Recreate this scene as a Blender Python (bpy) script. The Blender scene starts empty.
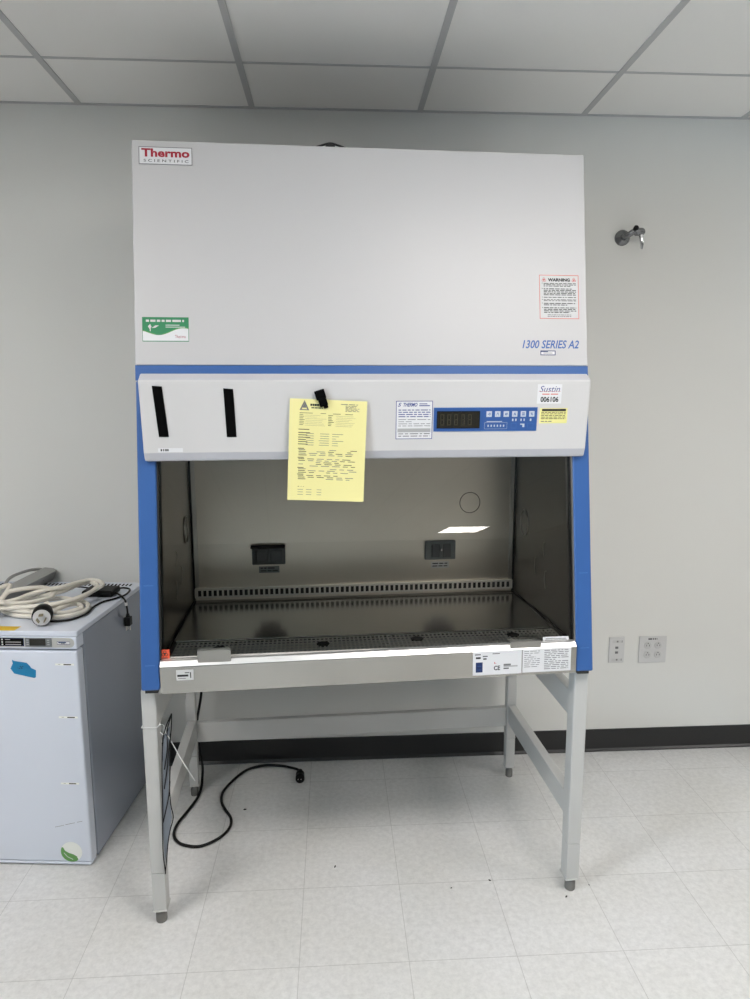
import bpy, math, random
from mathutils import Vector, Matrix, Euler
random.seed(7)
SC = bpy.context.scene
COL = SC.collection

# ------------------------------------------------------------------ camera
CX, CY, CZ = 0.0, -2.76877, 1.56086
YAW, PIT, ROL, FPX = 0.059002, 0.153014, -0.0021518, 686.359
fw = Vector((math.sin(YAW)*math.cos(PIT), math.cos(YAW)*math.cos(PIT), -math.sin(PIT)))
rt0 = Vector((math.cos(YAW), -math.sin(YAW), 0)); up0 = rt0.cross(fw)
rt = rt0*math.cos(ROL)+up0*math.sin(ROL); up = -rt0*math.sin(ROL)+up0*math.cos(ROL)
cd = bpy.data.cameras.new('camera'); cam = bpy.data.objects.new('camera', cd); COL.objects.link(cam)
cam.matrix_world = Matrix(((rt.x, up.x, -fw.x, CX), (rt.y, up.y, -fw.y, CY), (rt.z, up.z, -fw.z, CZ), (0, 0, 0, 1)))
cd.sensor_fit = 'VERTICAL'; cd.sensor_height = 36; cd.lens = FPX/999*36; cd.clip_start = .05
SC.camera = cam

# ------------------------------------------------------------------ world, light, exposure
wd = bpy.data.worlds.new('world'); SC.world = wd; wd.use_nodes = True
wd.node_tree.nodes['Background'].inputs[0].default_value = (.62, .78, 1, 1)
wd.node_tree.nodes['Background'].inputs[1].default_value = 1.5
TROFFER = 14.0            # emission of the ceiling lamps
SKYLIGHT = 170.0         # daylight entering the window on the left
la = bpy.data.lights.new('daylight', 'AREA'); la.shape = 'RECTANGLE'; la.size = 3.2; la.size_y = 1.5
la.energy = SKYLIGHT; la.color = (.66, .82, 1.0)
lo = bpy.data.objects.new('daylight', la); COL.objects.link(lo)
lo.location = (-3.35, -4.2, 1.65); lo.rotation_euler = Vector((-1, 0, 0)).to_track_quat('Z', 'Y').to_euler()
SC.view_settings.view_transform = 'Standard'; SC.view_settings.look = 'None'
SC.view_settings.gamma = 1; SC.view_settings.use_curve_mapping = False
SC.view_settings.exposure = 0.48

# ------------------------------------------------------------------ materials
MATS = {}
def mat(name, col, rough=.5, metal=0, bump=None, spec=.5, noise=None, coat=0):
    if name in MATS: return MATS[name]
    m = bpy.data.materials.new(name); m.use_nodes = True
    nt = m.node_tree; b = nt.nodes['Principled BSDF']
    b.inputs['Base Color'].default_value = (*col, 1); b.inputs['Roughness'].default_value = rough
    b.inputs['Metallic'].default_value = metal; b.inputs['Specular IOR Level'].default_value = spec
    b.inputs['Coat Weight'].default_value = coat
    if bump or noise:
        tc = nt.nodes.new('ShaderNodeTexCoord'); mp = nt.nodes.new('ShaderNodeMapping')
        nt.links.new(tc.outputs['Object'], mp.inputs[0])
        nz = nt.nodes.new('ShaderNodeTexNoise'); nt.links.new(mp.outputs[0], nz.inputs[0])
        sc, st, strech = bump or noise
        mp.inputs['Scale'].default_value = strech; nz.inputs['Scale'].default_value = sc; nz.inputs['Detail'].default_value = 3
        if bump:
            bp = nt.nodes.new('ShaderNodeBump'); bp.inputs['Strength'].default_value = st; bp.inputs['Distance'].default_value = .001
            nt.links.new(nz.outputs[0], bp.inputs['Height']); nt.links.new(bp.outputs[0], b.inputs['Normal'])
        else:
            mr = nt.nodes.new('ShaderNodeMix'); mr.data_type = 'RGBA'
            mr.inputs[6].default_value = (*[c*(1-st) for c in col], 1); mr.inputs[7].default_value = (*[min(1, c*(1+st)) for c in col], 1)
            nt.links.new(nz.outputs[0], mr.inputs[0]); nt.links.new(mr.outputs[2], b.inputs['Base Color'])
    MATS[name] = m; return m

def emat(name, col, s):
    m = bpy.data.materials.new(name); m.use_nodes = True; b = m.node_tree.nodes['Principled BSDF']
    b.inputs['Base Color'].default_value = (.9, .9, .9, 1)
    b.inputs['Emission Color'].default_value = (*col, 1); b.inputs['Emission Strength'].default_value = s
    MATS[name] = m; return m

def glassmat(name, tint, r0=1.0):
    m = bpy.data.materials.new(name); m.use_nodes = True; nt = m.node_tree
    nt.nodes.remove(nt.nodes['Principled BSDF']); out = nt.nodes['Material Output']
    tr = nt.nodes.new('ShaderNodeBsdfTransparent'); tr.inputs[0].default_value = (*tint, 1)
    gl = nt.nodes.new('ShaderNodeBsdfGlossy'); gl.inputs['Roughness'].default_value = .0
    fr = nt.nodes.new('ShaderNodeFresnel'); fr.inputs[0].default_value = 1.5
    mx = nt.nodes.new('ShaderNodeMixShader')
    nt.links.new(fr.outputs[0], mx.inputs[0]); nt.links.new(tr.outputs[0], mx.inputs[1]); nt.links.new(gl.outputs[0], mx.inputs[2])
    nt.links.new(mx.outputs[0], out.inputs[0]); MATS[name] = m; return m

def steel(name, col, rough, stretch, st=.12):
    """brushed stainless: fine streaks in roughness and normal"""
    m = bpy.data.materials.new(name); m.use_nodes = True; nt = m.node_tree; b = nt.nodes['Principled BSDF']
    b.inputs['Metallic'].default_value = 1
    tc = nt.nodes.new('ShaderNodeTexCoord'); mp = nt.nodes.new('ShaderNodeMapping'); mp.inputs['Scale'].default_value = stretch
    nz = nt.nodes.new('ShaderNodeTexNoise'); nz.inputs['Scale'].default_value = 1; nz.inputs['Detail'].default_value = 4
    nt.links.new(tc.outputs['Object'], mp.inputs[0]); nt.links.new(mp.outputs[0], nz.inputs[0])
    mr = nt.nodes.new('ShaderNodeMapRange'); mr.inputs[3].default_value = rough*.95; mr.inputs[4].default_value = rough*1.06
    nt.links.new(nz.outputs[0], mr.inputs[0]); nt.links.new(mr.outputs[0], b.inputs['Roughness'])
    n2 = nt.nodes.new('ShaderNodeTexNoise'); n2.inputs['Scale'].default_value = 2.3; n2.inputs['Detail'].default_value = 2
    nt.links.new(tc.outputs['Object'], n2.inputs[0])
    mx = nt.nodes.new('ShaderNodeMix'); mx.data_type = 'RGBA'
    mx.inputs[6].default_value = (*[c*(1-st) for c in col], 1); mx.inputs[7].default_value = (*[min(1, c*(1+st)) for c in col], 1)
    nt.links.new(n2.outputs[0], mx.inputs[0]); nt.links.new(mx.outputs[2], b.inputs['Base Color'])
    bp = nt.nodes.new('ShaderNodeBump'); bp.inputs['Strength'].default_value = .01; bp.inputs['Distance'].default_value = .0001
    nt.links.new(nz.outputs[0], bp.inputs['Height']); nt.links.new(bp.outputs[0], b.inputs['Normal'])
    MATS[name] = m; return m

def floor_mat():
    m = bpy.data.materials.new('vinyl_tile'); m.use_nodes = True; nt = m.node_tree; b = nt.nodes['Principled BSDF']
    N = nt.nodes.new; L = nt.links.new
    geo = N('ShaderNodeNewGeometry'); sx = N('ShaderNodeSeparateXYZ'); L(geo.outputs['Position'], sx.inputs[0])
    def math_(op, a, bb=None):
        n = N('ShaderNodeMath'); n.operation = op
        for i, v in enumerate((a, bb)):
            if v is None: continue
            if isinstance(v, (int, float)): n.inputs[i].default_value = v
            else: L(v, n.inputs[i])
        return n.outputs[0]
    T = .3048
    gx = math_('DIVIDE', math_('ADD', sx.outputs[0], .4177+30*T), T); gy = math_('DIVIDE', math_('ADD', sx.outputs[1], 1.0871+60*T), T)
    def edge(v):
        f = math_('FRACT', v); d = math_('MINIMUM', f, math_('SUBTRACT', 1.0, f)); return math_('LESS_THAN', d, .0032)
    seam = math_('MAXIMUM', edge(gx), edge(gy))
    # tile id tint
    comb = N('ShaderNodeCombineXYZ'); L(math_('FLOOR', gx), comb.inputs[0]); L(math_('FLOOR', gy), comb.inputs[1])
    wn = N('ShaderNodeTexWhiteNoise'); wn.noise_dimensions = '2D'; L(comb.outputs[0], wn.inputs[0])
    n1 = N('ShaderNodeTexNoise'); n1.inputs['Scale'].default_value = 55; n1.inputs['Detail'].default_value = 6; n1.inputs['Roughness'].default_value = .7
    L(geo.outputs['Position'], n1.inputs[0])
    cr = N('ShaderNodeValToRGB'); cr.color_ramp.elements[0].position = .3; cr.color_ramp.elements[0].color = (.62, .62, .61, 1)
    cr.color_ramp.elements[1].position = .62; cr.color_ramp.elements[1].color = (.75, .75, .74, 1); L(n1.outputs[0], cr.inputs[0])
    mx = N('ShaderNodeMix'); mx.data_type = 'RGBA'; mx.blend_type = 'MULTIPLY'; mx.inputs[0].default_value = 1
    tv = N('ShaderNodeMapRange'); tv.inputs[3].default_value = .965; tv.inputs[4].default_value = 1.0; L(wn.outputs[0], tv.inputs[0])
    L(cr.outputs[0], mx.inputs[6]); L(tv.outputs[0], mx.inputs[7])
    n3 = N('ShaderNodeTexNoise'); n3.inputs['Scale'].default_value = 2.5; n3.inputs['Detail'].default_value = 5; L(geo.outputs['Position'], n3.inputs[0])
    c3 = N('ShaderNodeValToRGB'); c3.color_ramp.elements[0].position = .35; c3.color_ramp.elements[0].color = (.93, .925, .9, 1)
    c3.color_ramp.elements[1].position = .65; c3.color_ramp.elements[1].color = (1, 1, 1, 1); L(n3.outputs[0], c3.inputs[0])
    mx3 = N('ShaderNodeMix'); mx3.data_type = 'RGBA'; mx3.blend_type = 'MULTIPLY'; mx3.inputs[0].default_value = 1
    L(mx.outputs[2], mx3.inputs[6]); L(c3.outputs[0], mx3.inputs[7])
    mx2 = N('ShaderNodeMix'); mx2.data_type = 'RGBA'; L(math_('MULTIPLY', seam, .45), mx2.inputs[0]); L(mx3.outputs[2], mx2.inputs[6]); mx2.inputs[7].default_value = (.25, .24, .22, 1)
    L(mx2.outputs[2], b.inputs['Base Color']); b.inputs['Roughness'].default_value = .32
    b.inputs['Specular IOR Level'].default_value = .4
    bp = N('ShaderNodeBump'); bp.inputs['Strength'].default_value = .15; bp.inputs['Distance'].default_value = .001
    L(n1.outputs[0], bp.inputs['Height']); L(bp.outputs[0], b.inputs['Normal'])
    MATS['floor'] = m; return m

floor_mat()
mat('wall', (.74, .74, .705), .75, bump=(160, .12, (1, 1, 1)), spec=.25)
mat('tile', (.88, .87, .84), .9, bump=(300, .25, (1, 1, 1)), spec=.1)
mat('tbar', (.50, .50, .50), .6)
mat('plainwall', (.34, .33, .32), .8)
mat('basebd', (.018, .018, .018), .35)
mat('shell', (.535, .527, .522), .42)                 # powder coat, light grey
mat('headgrey', (.60, .59, .58), .4)
mat('headtrim', (.50, .50, .53), .4)
mat('blue', (.034, .112, .33), .38)
mat('legpaint', (.52, .52, .50), .45)
mat('dark', (.018, .018, .018), .5)
mat('gap', (.004, .004, .004), .8, spec=.1)
mat('cord', (.004, .004, .004), .5, spec=.25)
mat('footmetal', (.20, .195, .18), .5, .3)
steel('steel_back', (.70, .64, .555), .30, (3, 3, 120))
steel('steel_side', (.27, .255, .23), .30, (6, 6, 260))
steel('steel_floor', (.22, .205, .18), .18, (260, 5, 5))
steel('steel_sill', (.45, .43, .395), .24, (1, 500, 500), .30)  # strong tone patches in the colour stand in for broad reflections
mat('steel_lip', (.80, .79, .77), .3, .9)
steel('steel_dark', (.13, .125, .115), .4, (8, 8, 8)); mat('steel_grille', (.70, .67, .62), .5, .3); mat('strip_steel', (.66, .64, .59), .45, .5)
mat('chrome', (.75, .75, .76), .12, 1); mat('chrome_shaded', (.22, .225, .23), .2, 1)  # second chrome is darkened, the tap body's dark reflections put into colour
mat('handle_steel', (.40, .385, .35), .35, .9); mat('silver', (.62, .60, .56), .28, 1)
glassmat('glass', (.97, .975, .965))
mat('boxgrey', (.085, .095, .10), .4)
mat('boxface', (.055, .062, .068), .35)
mat('boxlight', (.16, .175, .18), .4)
# printing
mat('white', (.72, .72, .73), .5); mat('offwhite', (.60, .60, .59), .5)
mat('ink', (.012, .012, .012), .6); mat('inkgrey', (.16, .16, .16), .6); mat('inklight', (.40, .40, .40), .6)
mat('navy', (.01, .03, .12), .5); mat('inkblue', (.03, .05, .22), .5); mat('printblue', (.045, .12, .36), .5)
mat('crimson', (.38, .008, .03), .5); mat('red', (.55, .05, .04), .5); mat('redline', (.62, .2, .17), .5)
mat('green', (.02, .22, .085), .5); mat('leafgreen', (.13, .33, .09), .5)
mat('yellowpaper', (.80, .74, .33), .7); mat('yellowlabel', (.80, .76, .30), .6); mat('amber', (.70, .46, .02), .5)
mat('orange', (.75, .10, .04), .5); mat('tapeblue', (.01, .21, .42), .7)
mat('panelblue', (.03, .095, .30), .35); mat('panelblue2', (.06, .16, .42), .35); mat('key', (.52, .56, .62), .5)
mat('lcd', (.012, .011, .007), .12); mat('seg', (.035, .032, .018), .3)
mat('black', (.002, .002, .002), .8, spec=.05)
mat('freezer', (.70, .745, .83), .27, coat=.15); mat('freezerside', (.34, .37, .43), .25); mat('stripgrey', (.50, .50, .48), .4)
mat('cable', (.80, .76, .67), .5); mat('raceway', (.31, .31, .295), .55)
mat('plate', (.62, .62, .61), .45); mat('platein', (.56, .56, .55), .45)
mat('film', (.19, .215, .25), .3); mat('brass', (.26, .22, .13), .35, .6); mat('emblem', (.86, .88, .83), .5); mat('string', (.75, .75, .73), .7); mat('crumb', (.03, .028, .025), .8)
emat('lamp', (1.0, .948, .912), TROFFER)

# ------------------------------------------------------------------ mesh builder
class MB:
    def __init__(s): s.v = []; s.f = []; s.m = []; s.sm = []; s.names = []
    def mi(s, n):
        if n not in s.names: s.names.append(n)
        return s.names.index(n)
    def add(s, vs, fs, m, smooth=False):
        o = len(s.v); s.v += [tuple(v) for v in vs]; k = s.mi(m)
        for f in fs: s.f.append([i+o for i in f]); s.m.append(k); s.sm.append(smooth)
        return s
    def box(s, x0, x1, y0, y1, z0, z1, m):
        vs = [(x, y, z) for x in (x0, x1) for y in (y0, y1) for z in (z0, z1)]
        return s.add(vs, [(0, 1, 3, 2), (4, 6, 7, 5), (0, 4, 5, 1), (2, 3, 7, 6), (0, 2, 6, 4), (1, 5, 7, 3)], m)
    def prism(s, poly, x0, x1, m, axis='x', taper=None):
        """poly of (a,b); extruded along axis"""
        n = len(poly); vs = []
        ar = sum(poly[i][0]*poly[(i+1) % n][1]-poly[(i+1) % n][0]*poly[i][1] for i in range(n))
        if ar < 0: poly = poly[::-1]
        for x in (x0, x1):
            for a, b in poly:
                vs.append({'x': (x, a, b), 'y': (a, x, b), 'z': (a, b, x)}[axis])
        fs = [tuple(range(n))[::-1], tuple(range(n, 2*n))] + [(i, (i+1) % n, n+(i+1) % n, n+i) for i in range(n)]
        if axis == 'y': fs = [f[::-1] for f in fs]
        return s.add(vs, fs, m)
    def tube(s, pts, r, m, n=10, closed=False, caps=True):
        pts = [Vector(p) for p in pts]; N = len(pts); rings = []
        rr = r if isinstance(r, (list, tuple)) else [r]*N
        t0 = (pts[1]-pts[0]).normalized(); a = t0.orthogonal().normalized(); prev = t0
        vs = []
        for i, p in enumerate(pts):
            if closed: t = (pts[(i+1) % N]-pts[i-1]).normalized()
            else: t = (pts[min(i+1, N-1)]-pts[max(i-1, 0)]).normalized()
            q = prev.rotation_difference(t); a = (q @ a); a = (a-t*a.dot(t)).normalized(); b = t.cross(a); prev = t
            for k in range(n):
                th = 2*math.pi*k/n; vs.append(p+(a*math.cos(th)+b*math.sin(th))*rr[i])
        fs = []
        for i in range(N if closed else N-1):
            j = (i+1) % N
            off = 0
            if closed and j == 0:
                d = [(vs[i*n]-vs[k]).length for k in range(n)]; off = d.index(min(d))
            for k in range(n): fs.append((i*n+k, i*n+(k+1) % n, j*n+(k+1+off) % n, j*n+(k+off) % n))
        s.add(vs, fs, m, True)
        if caps and not closed:
            s.add(vs[:n], [tuple(range(n))[::-1]], m); s.add(vs[-n:], [tuple(range(n))], m)
        return s
    def cyl(s, p0, p1, r, m, n=24, r1=None):
        return s.tube([p0, p1], [r, r if r1 is None else r1], m, n)
    def lathe(s, p, axis, prof, m, n=28):
        """prof list of (distance along axis, radius)"""
        ax = Vector(axis).normalized(); P = Vector(p)
        a = ax.orthogonal().normalized(); b = ax.cross(a); vs = []; fs = []
        for d, r in prof:
            for k in range(n):
                th = 2*math.pi*k/n; vs.append(P+ax*d+(a*math.cos(th)+b*math.sin(th))*max(r, 1e-5))
        for i in range(len(prof)-1):
            for k in range(n): fs.append((i*n+k, i*n+(k+1) % n, (i+1)*n+(k+1) % n, (i+1)*n+k))
        s.add(vs, fs, m, True); s.add(vs[:n], [tuple(range(n))[::-1]], m); s.add(vs[-n:], [tuple(range(n))], m)
        return s
    def build(s, name, parent=None, bevel=0, seg=2, warp=None):
        me = bpy.data.meshes.new(name)
        v = [warp(p) for p in s.v] if warp else s.v
        me.from_pydata(v, [], s.f)
        for n in s.names: me.materials.append(MATS[n])
        for i, p in enumerate(me.polygons): p.material_index = s.m[i]; p.use_smooth = s.sm[i]
        me.update()
        o = bpy.data.objects.new(name, me); COL.objects.link(o)
        if parent: o.parent = parent
        if bevel:
            b = o.modifiers.new('bevel', 'BEVEL'); b.width = bevel; b.segments = seg; b.limit_method = 'ANGLE'; b.angle_limit = .6
        return o

def smooth_path(pts, k=6, closed=False):
    """Catmull-Rom"""
    P = [Vector(p) for p in pts]; n = len(P); out = []
    for i in range(n if closed else n-1):
        p0 = P[i-1] if (closed or i > 0) else P[0]; p1 = P[i]; p2 = P[(i+1) % n]; p3 = P[(i+2) % n] if (closed or i+2 < n) else P[-1]
        for j in range(k):
            t = j/k
            out.append(.5*((2*p1)+(p2-p0)*t+(2*p0-5*p1+4*p2-p3)*t*t+(3*p1-p0-3*p2+p3)*t**3))
    if not closed: out.append(P[-1])
    return out

class Plane:
    """flat face frame: pt(x, z, h) with z the real height of the point"""
    def __init__(s, O, U, V, N): s.O = Vector(O); s.U = Vector(U); s.V = Vector(V); s.N = Vector(N).normalized()
    def pt(s, x, z, h=0): return s.O+s.U*x+s.V*z+s.N*h

_tc = {}
def text_geo(txt, bold=0.0, shear=0.0):
    key = (txt, bold, shear)
    if key in _tc: return _tc[key]
    cu = bpy.data.curves.new('t', 'FONT'); cu.body = txt; cu.size = 1; cu.offset = bold; cu.shear = shear; cu.resolution_u = 3
    ob = bpy.data.objects.new('t', cu); COL.objects.link(ob)
    dg = bpy.context.evaluated_depsgraph_get(); me = bpy.data.meshes.new_from_object(ob.evaluated_get(dg))
    vs = [v.co.copy() for v in me.vertices]; fs = [tuple(p.vertices) for p in me.polygons]
    bpy.data.objects.remove(ob); bpy.data.curves.remove(cu); bpy.data.meshes.remove(me)
    x0 = min(v.x for v in vs); x1 = max(v.x for v in vs); y0 = min(v.y for v in vs); y1 = max(v.y for v in vs)
    g = ([((v.x-x0)/(x1-x0), (v.y-y0)/(y1-y0)) for v in vs], fs); _tc[key] = g; return g

class Label:
    """sticker on a Plane covering x0..x1, z0..z1; elements given in fractions of it"""
    def __init__(s, pl, x0, x1, z0, z1, bg='white', th=.0005, mb=None, rot=0.0):
        s.pl, s.x0, s.x1, s.z0, s.z1, s.th = pl, x0, x1, z0, z1, th; s.mb = mb or MB(); s.rot = rot
        s.cx, s.cz = (x0+x1)/2, (z0+z1)/2
        if bg:
            c = [s.P(0, 0, 0), s.P(1, 0, 0), s.P(1, 1, 0), s.P(0, 1, 0)]; d = [s.P(0, 0, th), s.P(1, 0, th), s.P(1, 1, th), s.P(0, 1, th)]
            s.mb.add(c+d, [(3, 2, 1, 0), (4, 5, 6, 7), (0, 1, 5, 4), (1, 2, 6, 5), (2, 3, 7, 6), (3, 0, 4, 7)], bg)
    def P(s, u, v, h):
        x = s.x0+(s.x1-s.x0)*u; z = s.z0+(s.z1-s.z0)*v
        if s.rot:
            dx, dz = x-s.cx, z-s.cz; x = s.cx+dx*math.cos(s.rot)-dz*math.sin(s.rot); z = s.cz+dx*math.sin(s.rot)+dz*math.cos(s.rot)
        return s.pl.pt(x, z, h)
    def rect(s, u0, v0, u1, v1, m, h=1):
        e = s.th+.00015*h; s.mb.add([s.P(u0, v0, e), s.P(u1, v0, e), s.P(u1, v1, e), s.P(u0, v1, e)], [(0, 1, 2, 3)], m); return s
    def poly(s, pts, m, h=1):
        e = s.th+.00015*h; s.mb.add([s.P(u, v, e) for u, v in pts], [tuple(range(len(pts)))], m); return s
    def frame(s, t, m, u0=0, v0=0, u1=1, v1=1, h=1):
        tu = t/(s.x1-s.x0); tv = t/(s.z1-s.z0)
        s.rect(u0, v0, u1, v0+tv, m, h); s.rect(u0, v1-tv, u1, v1, m, h); s.rect(u0, v0, u0+tu, v1, m, h); s.rect(u1-tu, v0, u1, v1, m, h); return s
    def text(s, t, u0, v0, u1, v1, m, bold=0, shear=0, h=2):
        vs, fs = text_geo(t, bold, shear); e = s.th+.00015*h
        s.mb.add([s.P(u0+(u1-u0)*a, v0+(v1-v0)*b, e) for a, b in vs], fs, m); return s
    def lines(s, u0, v0, u1, v1, n, m, fill=.45, full=.9, seed=1, wl=.09):
        """n rows of word-like strokes, top to bottom"""
        r = random.Random(seed); dv = (v1-v0)/n
        for i in range(n):
            u = u0; vt = v1-i*dv; end = u0+(u1-u0)*(1 if r.random() < full else r.uniform(.4, .9))
            while u < end:
                w = (u1-u0)*wl*r.uniform(.4, 1.5); w = min(w, end-u)
                s.rect(u, vt-dv*(.5+fill/2), u+w, vt-dv*(.5-fill/2), m); u += w+(u1-u0)*wl*.22
        return s
    def disc(s, u, v, ru, m, h=1, n=16, hole=0):
        rv = ru*(s.x1-s.x0)/(s.z1-s.z0); e = s.th+.00015*h
        o = [s.P(u+ru*math.cos(2*math.pi*k/n), v+rv*math.sin(2*math.pi*k/n), e) for k in range(n)]
        if hole:
            i_ = [s.P(u+ru*hole*math.cos(2*math.pi*k/n), v+rv*hole*math.sin(2*math.pi*k/n), e) for k in range(n)]
            s.mb.add(o+i_, [(k, (k+1) % n, n+(k+1) % n, n+k) for k in range(n)], m)
        else: s.mb.add(o, [tuple(range(n))], m)
        return s
    def biohazard(s, u, v, ru, m):
        rv = ru*(s.x1-s.x0)/(s.z1-s.z0)
        for a in (90, 210, 330):
            s.disc(u+ru*.5*math.cos(math.radians(a)), v+rv*.5*math.sin(math.radians(a)), ru*.52, m, 1, 16, .66)
        s.disc(u, v, ru*.34, m, 2, 16, .4); return s
    def build(s, name, parent): return s.mb.build(name, parent)

def empty(name, loc, rz=0, label=None, cat=None, group=None):
    o = bpy.data.objects.new(name, None); COL.objects.link(o); o.location = loc; o.rotation_euler = (0, 0, rz); o.empty_display_size = .1
    if label: tag(o, label, cat, group)
    return o
def tag(o, label=None, cat=None, group=None, kind=None):
    for k, v in (('label', label), ('category', cat), ('group', group), ('kind', kind)):
        if v: o[k] = v
    return o
def struct(o): o['kind'] = 'structure'; return o

# ------------------------------------------------------------------ the room
H = 2.6127; XL, XR, YB = -3.0, 6.2, -16.5
struct(MB().box(XL-.1, XR+.1, YB-.1, .1, -.1, 0, 'floor').build('floor'))
struct(MB().box(XL-.1, XR+.1, 0, .12, 0, H+.1, 'wall').build('wall_back'))
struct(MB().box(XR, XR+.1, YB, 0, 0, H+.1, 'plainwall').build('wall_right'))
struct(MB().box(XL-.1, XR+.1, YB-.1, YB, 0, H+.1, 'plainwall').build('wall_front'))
w_ = MB()   # left wall with the window opening
wy0, wy1, wz0, wz1 = -5.8, -2.6, .9, 2.4
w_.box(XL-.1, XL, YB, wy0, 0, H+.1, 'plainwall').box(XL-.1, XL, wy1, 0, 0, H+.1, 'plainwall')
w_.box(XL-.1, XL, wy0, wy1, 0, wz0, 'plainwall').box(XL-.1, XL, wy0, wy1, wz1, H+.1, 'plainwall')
struct(w_.build('wall_left'))
wf = MB()
for (a, b, c, d) in ((wy0, wy1, wz0, wz0+.05), (wy0, wy1, wz1-.05, wz1), (wy0, wy0+.05, wz0+.05, wz1-.05), (wy1-.05, wy1, wz0+.05, wz1-.05), ((wy0+wy1)/2-.025, (wy0+wy1)/2+.025, wz0+.05, wz1-.05)):
    wf.box(XL-.08, XL-.02, a, b, c, d, 'plate')
win = struct(wf.build('window_1'))
MB().box(XL-.055, XL-.049, wy0+.05, wy1-.05, wz0+.05, wz1-.05, 'glass').build('pane', win)

# suspended ceiling: tiles on a T-bar grid
struct(MB().box(XL-.1, XR+.1, YB, 0, H, H+.06, 'tile').build('ceiling'))
g0, gp, r1 = -.9189, .6274, -.3576
tb = MB()
k = -4
while g0+k*gp < XR:
    x = g0+k*gp
    if x > XL: tb.box(x-.0105, x+.0105, YB, 0, H-.0035, H, 'tbar')
    k += 1
y = r1
while y > YB: tb.box(XL, XR, y-.0055, y+.0055, H-.002, H, 'tbar'); y -= 1.22
struct(tb.build('trim_1'))
struct(MB().box(XL, XR, -.014, 0, H-.003, H, 'tbar').build('trim_2'))
# black cove base
pb = [(0, 0), (-.014, 0), (-.012, .004), (-.006, .012), (-.005, .094), (-.003, .1), (0, .1)]
struct(MB().prism(pb, XL, XR, 'basebd').build('baseboard_back'))
struct(MB().box(XL, XL+.006, YB, 0, 0, .1, 'basebd').build('baseboard_left'))
struct(MB().box(XR-.006, XR, YB, 0, 0, .1, 'basebd').build('baseboard_right'))

# recessed ceiling lamps (all behind the camera)
def troffer(x, y, lab, w=1.17, d=.58):
    t = empty('ceiling_light', (x, y, H), 0, lab, 'ceiling light', 'recessed ceiling lights')
    f = MB(); f.box(-w/2, w/2, -d/2, -d/2+.03, -.012, 0, 'plate'); f.box(-w/2, w/2, d/2-.03, d/2, -.012, 0, 'plate')
    f.box(-w/2, -w/2+.03, -d/2+.03, d/2-.03, -.012, 0, 'plate'); f.box(w/2-.03, w/2, -d/2+.03, d/2-.03, -.012, 0, 'plate'); f.build('frame', t)
    MB().box(-w/2+.03, w/2-.03, -d/2+.03, d/2-.03, -.008, -.001, 'lamp').build('diffuser', t)
for i, (x, y, pos) in enumerate([(-1.6, -2.1, 'left of the camera, nearest the cabinet wall'), (.95, -2.1, 'right above the camera, nearest the cabinet wall'), (3.5, -2.1, 'far right, nearest the cabinet wall'),
                 (4.1, -14.1, 'alone at the far end of the room')]):
    troffer(x, y, 'recessed ceiling light '+pos, *((1.0, 1.3) if y < -10 else (1.17, .58)))

# ------------------------------------------------------------------ biosafety cabinet (frame: x across, y towards the wall, z up)
BX, BY, BR = .10559, -.85554, .04413
cab = empty('biosafety_cabinet', (BX, BY, 0), BR, 'tall light grey biosafety cabinet with blue trim and closed glass sash, on a grey stand', 'laboratory cabinet')
Yp = lambda z: -.1697+.155*z
MAIN = Plane((0, -.1697, 0), (1, 0, 0), (0, .155, 1), (0, -1, .155))
HY = lambda z: .14153-.0906*z
HEAD = Plane((0, .14153, 0), (1, 0, 0), (0, -.0906, 1), (0, -1, -.0906))
GY = lambda z: Yp(z)+.010
SASH = Plane((0, -.1597, 0), (1, 0, 0), (0, .155, 1), (0, -1, .155))
ZT, ZU, ZB, DEP = 2.2573, 1.640, .748, .74
# shell: side skins, back, top, upper box
b = MB()
for s_ in (-1, 1):
    x0, x1 = sorted((s_*.60, s_*.648))
    b.prism([(Yp(ZB)+.06, ZB), (Yp(ZT)+.06, ZT-.004), (DEP, ZT-.004), (DEP, ZB)], x0, x1, 'shell')
b.box(-.60, .60, DEP-.03, DEP, ZB, ZT-.004, 'shell')
b.box(-.60, .60, Yp(ZT)+.06, DEP-.03, ZT-.03, ZT-.004, 'shell')
b.box(-.60, .60, .02, DEP-.03, ZB, ZB+.02, 'shell')
b.box(-.60, .60, Yp(1.6)+.05, DEP-.03, 1.60, 1.62, 'shell')
b.build('body', cab)
# upper front panel
um = MB(); zz0, zz1 = ZU+.0005, ZT
um.prism([(Yp(zz0), zz0), (Yp(zz1), zz1), (Yp(zz1)+.062, zz1), (Yp(zz0)+.058, zz0)], -.65, .65, 'shell')
upan = um.build('upper_panel', cab, .003)
band = MB().prism([(Yp(1.598), 1.598), (Yp(ZU), ZU), (Yp(ZU)+.056, ZU), (Yp(1.598)+.056, 1.598)], -.65, .65, 'blue').build('trim_band', cab)
# blue side columns
for s_ in (-1, 1):
    x0, x1 = sorted((s_*.599, s_*.65))
    sc = MB().prism([(Yp(ZB), ZB), (Yp(1.5975), 1.5975), (Yp(1.5975)+.058, 1.5975), (Yp(ZB)+.058, ZB)], x0, x1, 'blue').build('side_column', cab, .005, 3)
    for z in (1.036, .817):
        a, c = sorted((s_*.612, s_*.638)); Label(MAIN, a, c, z-.0012, z+.0012, 'panelblue2', .0006).build('notch', sc)
    MB().box(x0+.008, x1-.008, Yp(ZB)+.012, Yp(ZB)+.05, ZB-.012, ZB, 'dark').build('end_bracket', sc)
# control head
HW = .626
hp = [(Yp(1.615)-.001, 1.6155), (.028, 1.6155), (HY(1.597), 1.597), (HY(1.402), 1.402), (HY(1.390)+.008, 1.379), (Yp(1.388)+.004, 1.376), (Yp(1.50), 1.5)]
hm = MB(); hm.prism(hp, -HW, HW, 'headgrey')
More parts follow.
